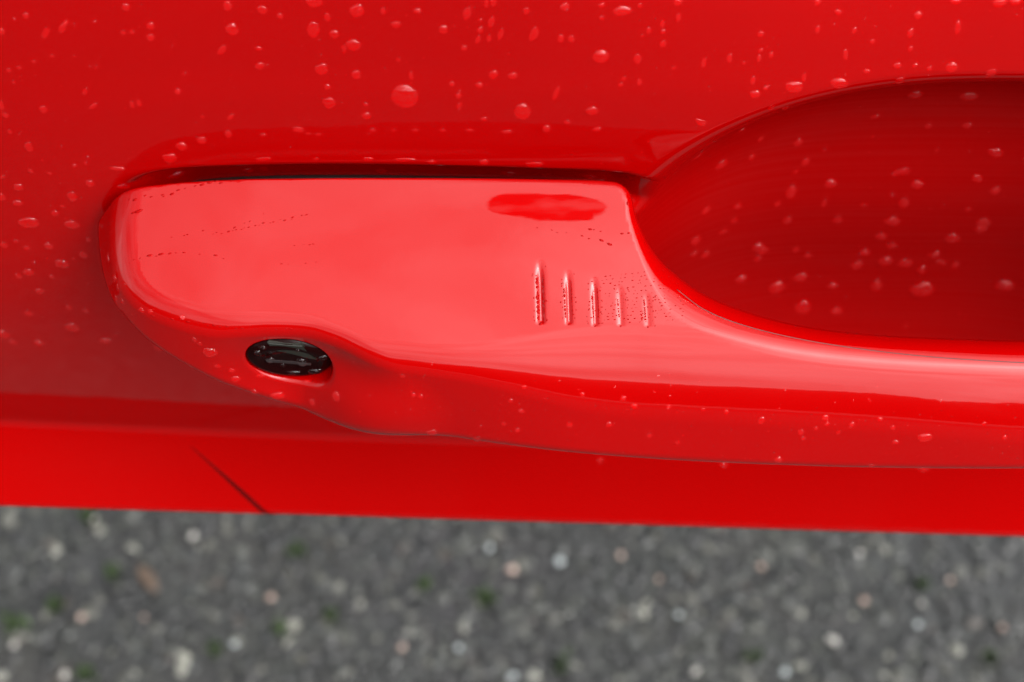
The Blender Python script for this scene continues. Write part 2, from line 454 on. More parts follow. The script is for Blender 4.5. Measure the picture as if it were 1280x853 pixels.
def field(pts):
    """signed distance to an open curve, negative on the left-to-right curve's upper side"""
    c = catmull(pts, .8)
    a, b = c[:-1], c[1:]
    d = b - a; l2 = (d ** 2).sum(-1)
    X, V = np.meshgrid(fx, fv, indexing='ij')
    P = np.stack([X.ravel(), V.ravel()], -1)
    out = np.empty(len(P))
    for s in range(0, len(P), 8000):
        p = P[s:s + 8000, None]
        t = np.clip(((p - a) * d).sum(-1) / l2, 0, 1)
        r = p - (a + t[..., None] * d)
        d2 = (r ** 2).sum(-1)
        j = d2.argmin(1); k = np.arange(len(j))
        cr = d[j, 0] * r[k, j, 1] - d[j, 1] * r[k, j, 0]
        out[s:s + 8000] = np.sqrt(d2[k, j]) * -np.sign(cr)
    return out.reshape(X.shape)

def bspl(t):
    return [(1 - t) ** 3 / 6, (3 * t**3 - 6 * t**2 + 4) / 6, (-3 * t**3 + 3 * t**2 + 3 * t + 1) / 6, t ** 3 / 6]
def sample(fld, x, v):
    gx = np.clip((x - FX0) / FS, 1.001, len(fx) - 3.001); gv = np.clip((v - FV0) / FS, 1.001, len(fv) - 3.001)
    ix = gx.astype(int); iv = gv.astype(int)
    wx, wv = bspl(gx - ix), bspl(gv - iv)
    r = 0
    for i in range(4):
        for j in range(4):
            r = r + wx[i] * wv[j] * fld[ix + i - 1, iv + j - 1]
    return r

PT = -field(TOP)            # negative below the top edge
PB = field(BOT)             # BOT runs down then right: inside is on its left
QE = field(EDG)
# depth of the lower outline under the top face, by column
vb = np.array([fv[np.argmax(PB[i] < 0)] if (PB[i] < 0).any() else -8 for i in range(len(fx))])
q0 = np.array([max(QE[i, np.argmin(np.abs(fv - vb[i]))], 0) for i in range(len(fx))])
ker = np.ones(21) / 21
q0 = np.convolve(np.pad(np.clip(q0, 2.5, 14), 10, 'edge'), ker, 'valid')
vb = np.convolve(np.pad(vb, 10, 'edge'), ker, 'valid')

GROOVES = [(676, 326, 404, .40, .42), (711, 338, 405, .27, .36), (744, 346, 407, .20, .36), (776, 356, 407, .09, .40), (810, 364, 408, .06, .42)]
GR = []
for gx_, y0, y1, dp, wd in GROOVES:
    xa, va = view_xv(gx_ - 1, y0, 0); xb, vb_ = view_xv(gx_ + 1, y1, 0)
    GR.append((xa, va, xb, vb_, dp, wd))

def tau(x): return R(53) + (R(43) - R(53)) * smooth01((x + 24) / 34)
def Hs(x, v):
    h = -math.tan(TILT) * v - .0022 * (v - 8) ** 2 - .00016 * (x - 10) ** 2 - .0035 * np.clip(-34 - x, 0, None) ** 2
    for xa, va, xb, vb_, dp, wd in GR:
        t = (v - va) / (vb_ - va)
        dx = x - (xa + (xb - xa) * np.clip(t, 0, 1))
        win = smooth01((t + .05) / .45) * smooth01((1.04 - t) / .08)
        h = h - dp * win * np.exp(-(dx / wd) ** 2)
    return h
def smaxc(a, b, r):
    return np.minimum(np.maximum(a, b), -r) + np.sqrt(np.maximum(a + r, 0) ** 2 + np.maximum(b + r, 0) ** 2)
def sminp(a, b, k):
    hh = np.clip(.5 + .5 * (b - a) / k, 0, 1)
    return b * (1 - hh) + a * hh - k * hh * (1 - hh)

LOCK = None; BULGE = None
def f3(x, v, h, pt=None, pb=None, qe=None):
    if pt is None:
        pt, pb, qe = sample(PT, x, v), sample(PB, x, v), sample(QE, x, v)
    t = tau(x)
    hs = Hs(x, v)
    hh = h - hs
    a = hh * math.cos(TILT)
    l = qe * np.sin(t) + hh * np.cos(t) - .25
    f = smaxc(a, l, 2.2 + 3.2 * smooth01((x + 12) / 30))
    qq = np.interp(x, fx, q0)
    hb = np.interp(x, fx, Hs(fx, vb)) - qq * np.tan(t)
    rb = 3.2
    off = rb * (.31 + .21 * smooth01((x + 24) / 34)) + .8
    b = (pb - off) * math.cos(R(48)) + (hb - h) * math.sin(R(48))
    b2 = pb                                           # never outside the outline
    f = smaxc(f, b, rb)
    f = smaxc(f, b2 - .2, .6)
    rt = 1.1 + 4.9 * smooth01((x - 14.0) / 8)
    tp = pt * math.cos(R(8)) + (-2.0 - h) * math.sin(R(8))
    f = smaxc(f, tp, rt)
    o = OG - cT * v + sT * h
    ob = 1.4 + 13 * smooth01((x - 20) / 16) * smooth01((118 - x) / 16)
    f = smaxc(f, ob - o, .6)
    if LOCK is not None:
        lx, lv, lh = LOCK
        dx, dv, dh = x - lx, v - lv, h - lh
        sn, cs = math.sin(LT), math.cos(LT)
        n = -sn * dv + cs * dh
        e = cs * dv + sn * dh
        ex = dx * math.cos(LR) - e * math.sin(LR); ee = dx * math.sin(LR) + e * math.cos(LR)
        dish = (np.sqrt(((ex - .8) / 9.5) ** 2 + ((ee - .6) / 7.2) ** 2 + ((n - 3.4) / 4.6) ** 2) - 1) * 5.0
        f = smaxc(f, -dish, 4.0)
        bx, bv, bh, br = BULGE
        f = sminp(f, (np.sqrt(((x - bx) / 1.15) ** 2 + (v - bv) ** 2 + (h - bh) ** 2) - br), 6.0)
        hole = (np.sqrt((ex / LA) ** 2 + (ee / LB) ** 2) - 1) * LB
        hole = np.maximum(hole, -(n + 4.5))
        f = smaxc(f, -hole, .5)
    return f
LT = R(61); LR = R(10); LA, LB = 6.1, 4.95

def surf_h(px, py):
    h = 0.0
    for _ in range(6):
        x, v = view_xv(px, py, h)
        hs = np.arange(8, -40, -.02)
        ff_ = f3(np.full_like(hs, x), np.full_like(hs, v), hs)
        k = np.argmax(ff_ < 0)
        h = hs[k]
    return x, v, h
_l = surf_h(361, 461)
_b = surf_h(462, 494)
LOCK = (_l[0], _l[1], _l[2])
BULGE = (_b[0] + 1.4, _b[1] + 2.7, _b[2] - 8.3, 7.7)

def surface_nets(x0, x1, v0, v1, h0, h1, s):
    xs, vs_, hs = (np.arange(a, b, s) for a, b in ((x0, x1), (v0, v1), (h0, h1)))
    X2, V2 = np.meshgrid(xs, vs_, indexing='ij')
    pt, pb, qe = (sample(q, X2, V2) for q in (PT, PB, QE))
    val = np.empty((len(xs), len(vs_), len(hs)), np.float32)
    for i in range(0, len(xs), 24):
        sl_ = slice(i, i + 24)
        val[sl_] = f3(X2[sl_, :, None], V2[sl_, :, None], hs[None, None], pt[sl_, :, None], pb[sl_, :, None], qe[sl_, :, None])
    ins = val < 0
    n = tuple(q - 1 for q in val.shape)
    cnt = np.zeros(n, np.int8)
    for a in (0, 1):
        for b in (0, 1):
            for c in (0, 1):
                cnt += ins[a:a + n[0], b:b + n[1], c:c + n[2]]
    act = (cnt > 0) & (cnt < 8)
    idx = np.full(n, -1, np.int64)
    ii = np.argwhere(act)
    idx[act] = np.arange(len(ii))
    acc = np.zeros((len(ii), 3)); num = np.zeros(len(ii))
    corners = [(a, b, c) for a in (0, 1) for b in (0, 1) for c in (0, 1)]
    for p in corners:
        for ax in range(3):
            if p[ax]: continue
            q = list(p); q[ax] = 1
            va = val[ii[:, 0] + p[0], ii[:, 1] + p[1], ii[:, 2] + p[2]].astype(float)
            vb_ = val[ii[:, 0] + q[0], ii[:, 1] + q[1], ii[:, 2] + q[2]].astype(float)
            m = (va < 0) != (vb_ < 0)
            t = np.where(m, va / np.where(m, va - vb_, 1), 0)
            pos = np.array(p, float)[None] + t[:, None] * (np.array(q) - np.array(p))[None]
            acc[m] += pos[m]; num[m] += 1
    verts = (ii + acc / num[:, None]) * s + np.array([x0, v0, h0])
    faces = []
    for ax in range(3):
        sA = [slice(None)] * 3; sB = [slice(None)] * 3
        sA[ax] = slice(0, -1); sB[ax] = slice(1, None)
        ch = ins[tuple(sA)] != ins[tuple(sB)]
        e = np.argwhere(ch)
        u, w_ = [(1, 2), (2, 0), (0, 1)][ax]
        ok = (e[:, u] > 0) & (e[:, w_] > 0) & (e[:, u] < n[u]) & (e[:, w_] < n[w_])
        e = e[ok]
        inside = ins[e[:, 0], e[:, 1], e[:, 2]]
        def cell(du, dw):
            c = e.copy(); c[:, u] -= du; c[:, w_] -= dw
            return idx[c[:, 0], c[:, 1], c[:, 2]]
        q = np.stack([cell(1, 1), cell(0, 1), cell(0, 0), cell(1, 0)], -1)
        q[~inside] = q[~inside][:, ::-1]
        faces.append(q)
    return verts, np.vstack(faces)

def grad(p, e=.02):
    g = np.empty_like(p)
    for a in range(3):
        d = np.zeros(3); d[a] = e
        g[:, a] = (f3(*(p + d).T) - f3(*(p - d).T)) / (2 * e)
    return g
def project(p, it=4):
    for _ in range(it):
        v_ = f3(*p.T); g = grad(p)
        stp = (v_ / np.maximum((g ** 2).sum(-1), .09))[:, None] * g
        l = np.linalg.norm(stp, axis=1, keepdims=True)
        p = p - stp * np.minimum(1, .3 / np.maximum(l, 1e-9))
    return p

def to_world(p):
    x, v, h = p.T
    return world(x, OG - cT * v + sT * h, sT * v + cT * h)

hv, hf = surface_nets(-62, 148, -27, 27, -56, 6.5, .45)
# finer mesh round the finger grooves
bm = bmesh.new()
bvs = [bm.verts.new(p) for p in hv]
for q in hf:
    try: bm.faces.new([bvs[k] for k in q])
    except ValueError: pass
gx0, gv1 = view_xv(655, 312); gx1, gv0 = view_xv(832, 420)
for _ in range(2):
    ed = [e for e in bm.edges if all(gx0 < q.co.x < gx1 and gv0 < q.co.y < gv1 and q.co.z > -6 for q in e.verts)]
    bmesh.ops.subdivide_edges(bm, edges=ed, cuts=1, use_grid_fill=True)
lx_, lv_, lh_ = LOCK
ed = [e for e in bm.edges if all((q.co - Vector(LOCK)).length < 10 for q in e.verts)]
bmesh.ops.subdivide_edges(bm, edges=ed, cuts=1, use_grid_fill=True)
hme = bpy.data.meshes.new('door_handle')
bm.to_mesh(hme); bm.free()
n_ = len(hme.vertices)
hp = np.empty(n_ * 3); hme.vertices.foreach_get('co', hp); hp = project(hp.reshape(-1, 3))
gn = grad(hp, .03)
gn /= np.maximum(np.linalg.norm(gn, axis=1, keepdims=True), 1e-9)
wn = np.stack([gn[:, 0], -(-cT * gn[:, 1] + sT * gn[:, 2]), sT * gn[:, 1] + cT * gn[:, 2]], -1)
hme.vertices.foreach_set('co', to_world(hp).ravel())
hme.polygons.foreach_set('use_smooth', np.ones(len(hme.polygons), bool))
hme.update()
# face the right way out
hme.normals_split_custom_set_from_vertices(wn.tolist())
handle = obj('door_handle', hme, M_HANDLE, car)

# ------------------------------------------------------------------ tubes laid along curves
def tube(pts, r, seg=8, closed=False):
    pts = [Vector(p) for p in pts]
    V, Q = [], []
    n = len(pts)
    prev = None
    for i, p in enumerate(pts):
        d = (pts[min(i + 1, n - 1)] - pts[max(i - 1, 0)]).normalized()
        a = (prev - d * prev.dot(d)) if prev is not None else d.orthogonal()
        a.normalize(); prev = a
        b = d.cross(a)
        for k in range(seg):
            an = 2 * math.pi * k / seg
            V.append(p + (a * math.cos(an) + b * math.sin(an)) * r)
    for i in range(n - 1):
        for k in range(seg):
            k2 = (k + 1) % seg
            Q.append((i * seg + k, i * seg + k2, (i + 1) * seg + k2, (i + 1) * seg + k))
    Q.append(tuple(range(seg))[::-1]); Q.append(tuple((n - 1) * seg + k for k in range(seg)))
    return V, Q

# dark shut gap crossing the ridge
V, Q = [], []
gpts = []
for k_ in range(24):
    t_ = k_ / 23
    z_ = sz0 + (sz1 - sz0) * (t_ * 1.12); x_ = sx0 + (sx1 - sx0) * (t_ * 1.12)
    gpts.append((x_, z_, t_))
for x_, z_, t_ in gpts:
    wd_ = .08 + .5 * min(1, t_ * 1.6)
    for sg_, of_ in ((-1, .02), (0, .10), (1, .02)):
        V.append(tuple(world(x_ + sg_ * wd_, door_out(x_ + sg_ * wd_, z_) + of_, z_)))
for k_ in range(23):
    for m_ in (0, 1):
        a_ = k_ * 3 + m_
        Q.append((a_, a_ + 1, a_ + 4, a_ + 3))
obj('shut_gap', mesh_np('shut_gap', V, Q), simple_mat('gap_rubber', (.05, .0006, .0006), .9, ior=1.1), door)

# rubber gasket in the gap between handle and door
gc = catmull([(240, 221), (300, 216), (420, 213.5), (560, 215.5), (680, 219), (755, 222.5)], 6)
gp = []
for px_, py_ in gc:
    x_, z_ = on_out(px_, py_ + 8, -5.0)
    gp.append(world(x_, -4.6, z_))
V, Q = tube(gp, .00075, 8)
obj('gasket', mesh_np('gasket', [tuple(v) for v in V], Q), M_RUBBER, handle)

# parting seam in the grip, just inside the recess edge
dg = bpy.context.evaluated_depsgraph_get()
hb_tree = BVHTree.FromPolygons([v.co for v in hme.vertices], [tuple(p.vertices) for p in hme.polygons])
db_tree = BVHTree.FromPolygons([v.co for v in door_me.vertices], [tuple(p.vertices) for p in door_me.polygons])
CW = Vector(world(0, CAMO, CAMZ))
def ray(px, py):
    a, b = (px - 640) * K, (426.5 - py) * K
    d = Vector((a, -(-F * sT - b * cT), -F * cT + b * sT)); d.normalize()
    return d
lock_trees = []
def hit(px, py, which='any'):
    d = ray(px, py)
    best = None
    for nm, t in [('handle', hb_tree), ('door', db_tree)] + lock_trees:
        if which not in ('any', nm): continue
        loc, nor, i, dist = t.ray_cast(CW, d)
        if loc is not None and (best is None or dist < best[3]):
            if nor.dot(d) > 0: nor = -nor
            best = (nm, loc, nor, dist)
    return best
sc_ = catmull([(846, 362), (880, 387), (930, 407), (1000, 424), (1080, 437), (1160, 446), (1230, 451), (1290, 454), (1340, 455)], 4)
sp = []
for px_, py_ in sc_:
    q = hit(px_, py_, 'handle')
    if q: sp.append(q[1] - q[2] * .00002)
V, Q = tube(sp, .00007, 6)
obj('seam', mesh_np('seam', [tuple(v) for v in V], Q), M_SEAM, handle)

# ------------------------------------------------------------------ key lock in its pocket
sn, cs = math.sin(LT), math.cos(LT)
def lock_pt(ex, ee, n):
    dx = ex * math.cos(LR) + ee * math.sin(LR); e = -ex * math.sin(LR) + ee * math.cos(LR)
    dv, dh = cs * e - sn * n, sn * e + cs * n
    p = np.array([[LOCK[0] + dx, LOCK[1] + dv, LOCK[2] + dh]])
    return tuple(to_world(p)[0])
V, Q = [], []
rings = [(1.02, -4.2), (1.01, -1.7), (.93, -1.25), (.72, -1.0), (.66, -1.35), (.3, -1.45)]
SG = 40
for rr, n in rings:
    for k in range(SG):
        a = 2 * math.pi * k / SG
        V.append(lock_pt(LA * rr * math.cos(a), LB * rr * math.sin(a), n))
for i in range(len(rings) - 1):
    for k in range(SG):
        k2 = (k + 1) % SG
        Q.append((i * SG + k, i * SG + k2, (i + 1) * SG + k2, (i + 1) * SG + k))
Q.append(tuple((len(rings) - 1) * SG + k for k in range(SG)))
obj('lock_barrel', mesh_np('lock_barrel', V, Q), M_LOCK, handle)

def lock_box(name, x0, x1, e0, e1, n0, n1, mat, bev=.25, skew=0):
    bm = bmesh.new()
    cs_ = [(x, e + skew * (x - x0), n) for n in (n0, n1) for e in (e0, e1) for x in (x0, x1)]
    vv_ = [bm.verts.new(lock_pt(*c)) for c in cs_]
    for q in ((0, 1, 3, 2), (4, 6, 7, 5), (0, 4, 5, 1), (2, 3, 7, 6), (0, 2, 6, 4), (1, 5, 7, 3)):
        bm.faces.new([vv_[k] for k in q])
    bmesh.ops.recalc_face_normals(bm, faces=bm.faces)
    bmesh.ops.bevel(bm, geom=bm.edges[:], offset=bev * .001, segments=2, affect='EDGES')
    me = bpy.data.meshes.new(name); bm.to_mesh(me); bm.free()
    return obj(name, me, mat, handle)
bm = bmesh.new()
fp = [(-3.4, 4.6), (-2.7, 2.7), (.2, 2.1), (2.6, 1.3), (4.1, 1.2), (3.0, 2.5), (1.6, 4.9)]
lo_ = [bm.verts.new(lock_pt(x_, e_, -1.9)) for x_, e_ in fp]; hi_ = [bm.verts.new(lock_pt(x_, e_, -1.15 + .12 * x_ / 4)) for x_, e_ in fp]
bm.faces.new(lo_); bm.faces.new(hi_)
for k in range(len(fp)):
    k2 = (k + 1) % len(fp); bm.faces.new((lo_[k], lo_[k2], hi_[k2], hi_[k]))
bmesh.ops.recalc_face_normals(bm, faces=bm.faces)
bmesh.ops.bevel(bm, geom=bm.edges[:], offset=.00018, segments=2, affect='EDGES')
fme = bpy.data.meshes.new('key_slot_flap'); bm.to_mesh(fme); bm.free()
obj('key_slot_flap', fme, M_FLAP, handle)
lock_box('key_slot', -3.4, 3.2, -1.2, -.3, -1.6, -1.38, M_RUBBER, .1)

# ------------------------------------------------------------------ rain
def dome_mesh(name, seed, seg=14, rings=5, ht=.5, wob=.07):
    r_ = random.Random(seed)
    ph = [r_.uniform(0, 6.28) for _ in range(4)]; am = [r_.uniform(0, wob) for _ in range(4)]
    V, Q = [], []
    CA = R(60)                                   # contact angle
    for i in range(rings):
        a = CA * (1 - i / rings)
        rr = math.sin(a) / math.sin(CA)
        zz = (math.cos(a) - math.cos(CA)) / (1 - math.cos(CA)) * ht
        for k in range(seg):
            t = 2 * math.pi * k / seg
            q = 1 + sum(am[j] * math.cos((j + 1) * t + ph[j]) for j in range(4)) * rr
            V.append((rr * q * math.cos(t), rr * q * math.sin(t), zz))
    V.append((0, 0, ht))
    for i in range(rings - 1):
        for k in range(seg):
            k2 = (k + 1) % seg
            Q.append((i * seg + k, i * seg + k2, (i + 1) * seg + k2, (i + 1) * seg + k))
    for k in range(seg):
        Q.append(((rings - 1) * seg + k, (rings - 1) * seg + (k + 1) % seg, rings * seg))
    # skirt sunk into the paint
    b0 = len(V)
    for k in range(seg):
        x, y, z = V[k]; V.append((x * .98, y * .98, -.12))
    for k in range(seg):
        k2 = (k + 1) % seg
        Q.append((b0 + k, b0 + k2, k2, k))
    me = mesh_np(name, V, Q)
    me.materials.append(M_WATER)
    return me
DOMES = [dome_mesh('water_drop', i, ht=rnd.uniform(.34, .48), wob=.06 + .02 * (i % 4)) for i in range(8)]
DOME_BIG = dome_mesh('water_drop', 77, 28, 9, .44, .03)

def frame(n):
    t = Vector((1, 0, 0)); t = (t - n * t.dot(n)).normalized()
    b = n.cross(t)
    return Matrix((t, b, n)).transposed()

def region(px, py, nm):
    if nm == 'handle':
        return 'front' if py > 425 or px < 150 else 'top'
    if px > 800 and py > 96 + max(0, (1000 - px)) * .45: return 'recess'
    if py < 232: return 'above'
    return 'beside'
for o_ in C.objects:
    if o_.parent == handle and o_.name in ('lock_barrel', 'key_slot_flap'):
        lock_trees.append(('handle', BVHTree.FromPolygons([v.co for v in o_.data.vertices], [tuple(p.vertices) for p in o_.data.polygons])))
def describe(px, py, rx, ry, rot, nm):
    """what a drop looks like and the nearest thing one can find it by"""
    rg = region(px, py, nm)
    r_ = math.sqrt(rx * ry)
    size = 'tiny' if r_ < 3.3 else 'small' if r_ < 5.6 else 'large'
    el = rx / ry
    shape = 'slanted streak' if abs(rot) > 14 else 'upright streak' if el < .72 else 'wide flat' if el > 1.75 else 'oval' if el > 1.2 else 'round'
    size_shape = (size + ' ' + shape + ' raindrop') if 'streak' not in shape else size + ' ' + shape.replace('streak', 'rain streak')
    if rg == 'above':
        if py > 190: pl = 'on the gap lip along the handle top'
        else:
            row = 'near the upper rim' if py < 60 else 'on the door' if py < 135 else 'low on the door'
            col = ('far beyond the handle end' if px < 125 else 'above the rounded handle end' if px < 270 else 'above the key lock' if px < 430 else 'above the plain handle middle' if px < 590
                   else 'above the painted dark reflection' if px < 770 else 'above the recess corner' if px < 900 else 'above the recess lip')
            pl = row + ' ' + col
        gr = 'raindrops on the door above the handle'
    elif rg == 'recess':
        row = 'under the lip of' if py < 165 else 'midway down' if py < 275 else 'low in'
        col = 'beside the handle corner' if px < 960 else 'above the grip curve' if px < 1110 else 'above the straight grip'
        pl = row + ' the dark recess ' + col
        gr = 'raindrops in the finger recess'
    elif rg == 'beside':  # left of the handle
        row = 'above the ground reflection' if py > 360 else 'level with its top face' if py > 275 else 'level with its upper corner'
        pl = 'on the door ' + ('by the handle end, ' if px > 70 else 'far from the handle end, ') + row
        gr = 'raindrops on the door beside the handle end'
    elif rg == 'front':
        if 300 < px < 420 and py < 474: pl = 'inside the dark key lock'
        elif px < 165: pl = 'on the rim of the rounded handle end'
        elif px < 300: pl = 'on the handle front left of the key lock'
        elif px < 530: pl = 'on the bulging front by the key lock'
        elif px < 720: pl = 'on the handle front below the painted dark reflection'
        elif px < 900: pl = 'on the handle front below the finger grooves'
        else: pl = 'on the front of the narrow grip'
        gr = 'raindrops on the handle front face'
    else:
        pl = 'on the bright top face of the handle'; gr = 'raindrops on the handle top'
    return size_shape + ' ' + pl, gr
n_drop = 0
def drop(px, py, rx, ry=None, rot=0, label=None, ht=1.0, me=None):
    """a drop that measures rx by ry photograph pixels where it lies"""
    global n_drop
    q = hit(px, py)
    if q is None: return
    nm, loc, nor, dist = q
    ry = ry or rx
    k = K * .001 * dist / (F * .001)
    d = ray(px, py)
    fore = max(.45, abs(nor.dot(d)))
    a, b = rx * k, ry * k / (fore ** .6)
    o = bpy.data.objects.new('water_drop', me or DOMES[n_drop % len(DOMES)])
    C.objects.link(o)
    m = frame(nor) @ Matrix.Rotation(R(rot), 3, 'Z') @ Matrix.Diagonal((a, b, min(a, b) * ht))
    o.matrix_world = Matrix.Translation(loc) @ m.to_4x4()
    lb, gr = describe(px, py, rx, ry, rot, nm)
    if label: tag(o, label, 'water drop')
    else: tag(o, lb, 'water drop', gr)
    n_drop += 1
    return o

drop(506, 121, 17, 16, label='largest round raindrop on the door above the handle', me=DOME_BIG)
drop(751, 71, 10.5, 9, label='round raindrop on the door above the painted dark reflection on the handle', me=DOME_BIG)
drop(777, 14, 11, 7, label='wide flat raindrop near the upper rim, above a rounder drop')
drop(653, 140, 10.5, 11, label='faint round raindrop between the largest drop and the finger recess', me=DOME_BIG)
drop(1153, 362, 15, 11, label='largest raindrop low in the finger recess, above the grip')
drop(989, 241, 7, 9, label='bright tear shaped raindrop in the recess left of centre', me=DOME_BIG)
drop(993, 109, 11, 8, -20, label='smeared raindrop on the upper left lip of the recess')
drop(1050, 104, 11, 7, -10, label='smeared raindrop at the top of the recess lip')
drop(36, 279, 13, 7, label='wide flat raindrop on the door beside the handle end')
drop(1156, 547, 9, 6, label='largest raindrop on the front face of the grip')
drop(262, 441, 9, 7, 20, label='plump raindrop on the handle left of the key lock')
drop(951, 311, 13, 6, -40, label='slanted streak shaped raindrop in the recess beside the handle corner')
MAIN = [(157,9,5),(290,37,8,8),(392,38,8,11),(393,3,10,7),(328,12,6),(188,33,5),(188,47,5),(284,8,5,7),(350,20,4),(323,61,5,3),(325,83,6,5),(402,87,8),(418,43,6),
 (409,22,4,6),(411,129,8),(409,109,4),(57,41,4,8,-30),(78,35,4,8,-30),(83,28,3),(154,41,3),(165,40,3),(32,20,4),(2,40,4),(277,63,4,8,-35),(65,70,3,2),(42,77,3,2),(24,85,3,2),(11,88,3),(17,103,2),(106,115,3,5,-20),
 (54,137,5),(116,133,3,6,-45),(165,131,3,5),(174,129,3,5),(222,115,4),(36,184,5,7),(227,183,7,6),(252,176,6,5),(212,198,9,7),(285,168,4,6),(373,162,7,4),(253,146,2.5),(288,147,3,5,-30),(2,132,3,6),(7,144,4),(12,165,3),
 (90,246,6,7),(112,230,5),(23,234,6,5),(90,281,9,6),(69,267,5,4),(2,247,5),(22,254,6,4),(78,258,3,2),(62,217,3,2),(93,207,2.5),(107,204,2.5),(38,214,3),(3,222,3,2),
 (446,14,9),(442,56,9,8),(445,94,6),(495,31,6,5),(521,14,5,4),(554,37,6),(458,145,6,5),(617,94,6),(641,95,6,5),(565,105,3.5),(599,107,5,4),(573,120,4),(574,132,3,5,-30),
 (683,161,5),(740,139,8,6),(797,74,5,7,10),(752,7,4,3),(800,7,3),(706,9,6,5),(658,14,4,5),(667,43,5,11,-15),(701,48,4,6),(714,49,4,5),(626,43,3.5,8,-10),(614,28,4,8,-10),
 (584,17,5,9,-15),(600,38,4),(611,48,3,5),(597,50,3,6,-15),(580,60,4),(695,117,3.5,10,-15),(829,40,3),(829,55,4,5),(811,38,3,5),(828,30,3,5),(842,85,3,2),(799,103,3,5),(780,98,3),
 (514,95,3,6),(608,5,3,6),(617,3,4,6),(479,14,3,5),(498,75,3),(430,61,3,6),(457,131,3),(600,25,3,2),(752,23,3),(803,45,2),(776,106,3),(709,153,4,3),(746,162,5,3),(848,22,3,6),(847,3,5),
 (880,78,3,7),(912,73,3.5,6),(951,43,4),(951,63,3),(949,73,3,5),(930,79,2.5),(964,69,3,4),(941,101,3,6),(1048,15,5,3,-30),(1022,37,3,5),(1068,39,3,4),(1091,52,3),(1148,19,5),
 (1138,42,4,6),(1138,61,3,4),(1197,35,3.5,9,5),(1057,68,3,7,10),(1122,82,5,4),(1144,82,3),(1162,86,3),(1190,84,7),(1239,92,6),(1022,3,4),(1083,89,4,3),(957,110,3),(1005,97,3,6),(1250,4,8,6),(1270,3,6,4),(1195,2,6,4),
 (944,118,7,5,-20),(874,193,9,7,-50),(902,206,8,6,-40),(964,135,4),(982,135,5,3),(998,179,6,5),(1007,203,5,6),(1125,101,6,5),(1144,119,10,6,-15),(1211,121,12,6,-20),(1160,158,4),
 (1209,157,6,4),(1245,191,10,6,-20),(1130,215,7,5,-15),(1147,231,8,6,-40),(1130,254,7),(1115,277,11,6,-25),(1038,230,8,6,-20),(983,276,6,5),(1047,275,6,5),(922,258,6,4),(883,263,6,5),(972,255,4),
 (1222,223,8,5,-40),(1244,239,7,5),(1229,279,9,7),(1210,262,4,3),(1094,146,6,3),(927,163,5,3,-20),(951,174,4),(940,197,4),(995,215,3),(1030,255,3,5),(1091,171,2),(1119,217,3,5),(1080,256,5,2),(918,276,5,4),(1171,188,2),(876,153,8,4,-40),
 (870,301,7,6),(882,319,6,4),(926,350,7,5),(970,360,10,9),(1001,347,9,6),(1004,384,10,10),(1041,358,7,4),(1071,332,8,6),(1082,316,7,5),(1101,296,8,5),(1115,307,7,4),(1106,327,9,6),
 (1132,329,10,6),(1152,338,5),(1191,299,10,6,-20),(1168,319,7,5),(1177,328,7,4),(1194,332,5),(1226,287,8,5),(1095,358,7,8),(1256,357,12,7),(1046,389,8,5),(947,324,5,4),(995,312,4),(1010,320,5,3),(904,290,6,3),(868,318,5,3),
 (1119,553,4,3),(1032,522,4),(1034,530,3),(1065,531,3),(1048,541,3),(1100,524,3),(1116,535,3),(1001,540,4),(1004,548,3),(908,515,3),(879,512,2.5),(952,526,4,5),(1020,536,2.5),(1256,547,3),(1230,530,2.5),
 (503,470,3),(655,484,3),(638,501,3),(652,514,4,3),(517,494,3),(526,496,3),(728,493,3),(779,498,4,3),(793,508,4),(761,531,4),(712,531,4),(647,538,3),(630,530,3),(540,541,7,4),(596,549,5,4),
 (812,545,3),(847,553,3),(836,508,3),(750,575,3),(973,575,5,4),(905,580,5,3),(1155,586,6,2.5),(1090,582,4,2),
 (5,307,5,4),(33,310,4,3),(60,308,5),(77,330,9,6),(36,341,7,5),(50,364,6,4),(86,385,4),(4,418,8,6),(90,410,9,6),(16,428,5,4),(48,429,6,4),(131,426,7,4),(104,319,5),(20,302,3,2),(92,324,2),(36,392,5,4),(107,389,4,3),(64,346,3),(110,300,3),(23,345,4),
 (199,435,7,5),(295,474,6,4),(347,495,9,5),(318,490,4,3),(420,496,6),(390,503,4),(143,348,3.5),(145,373,3),(177,388,3.5),(188,390,3),(272,458,4,3),(290,463,4,3),(228,397,3),(385,476,5,2),(153,377,3),(325,470,5,2),(135,322,3,4),(147,360,3),(250,430,3),(243,425,3),
 (605,203,6,4),(668,206,11,4),(505,200,12,3),(460,199,7,2.5),(330,211,5,3),(155,234,8,3,-25),(330,199,10,2.5),(147,211,9,3,-5),(395,199,4,2),(540,203,6,3),(787,222,4,3),
 (398,168,4,2),(466,163,4,2),(492,163,3,2),(519,163,4,2),(553,163,4,2),(587,163,5,2),(633,165,7,2.5),(329,169,4,2),(385,167,3,2),(605,149,4,3)]
for q in [(322,441,5,3.5), (372,438,3,2), (338,450,6,4), (378,452,8,6), (354,457,4,3), (404,447,7,4), (366,465,8,4), (395,464,10,4), (328,434,6,3)]:
    drop(*q, ht=1.7)
for q in [(634,217,9,3.5), (684,219,6,3), (736,221,8,3.5), (220,219,13,3.5,-5), (310,213,6,4), (476,214,6,4)]:
    drop(*q, ht=1.5)
for q in MAIN:
    drop(*q)

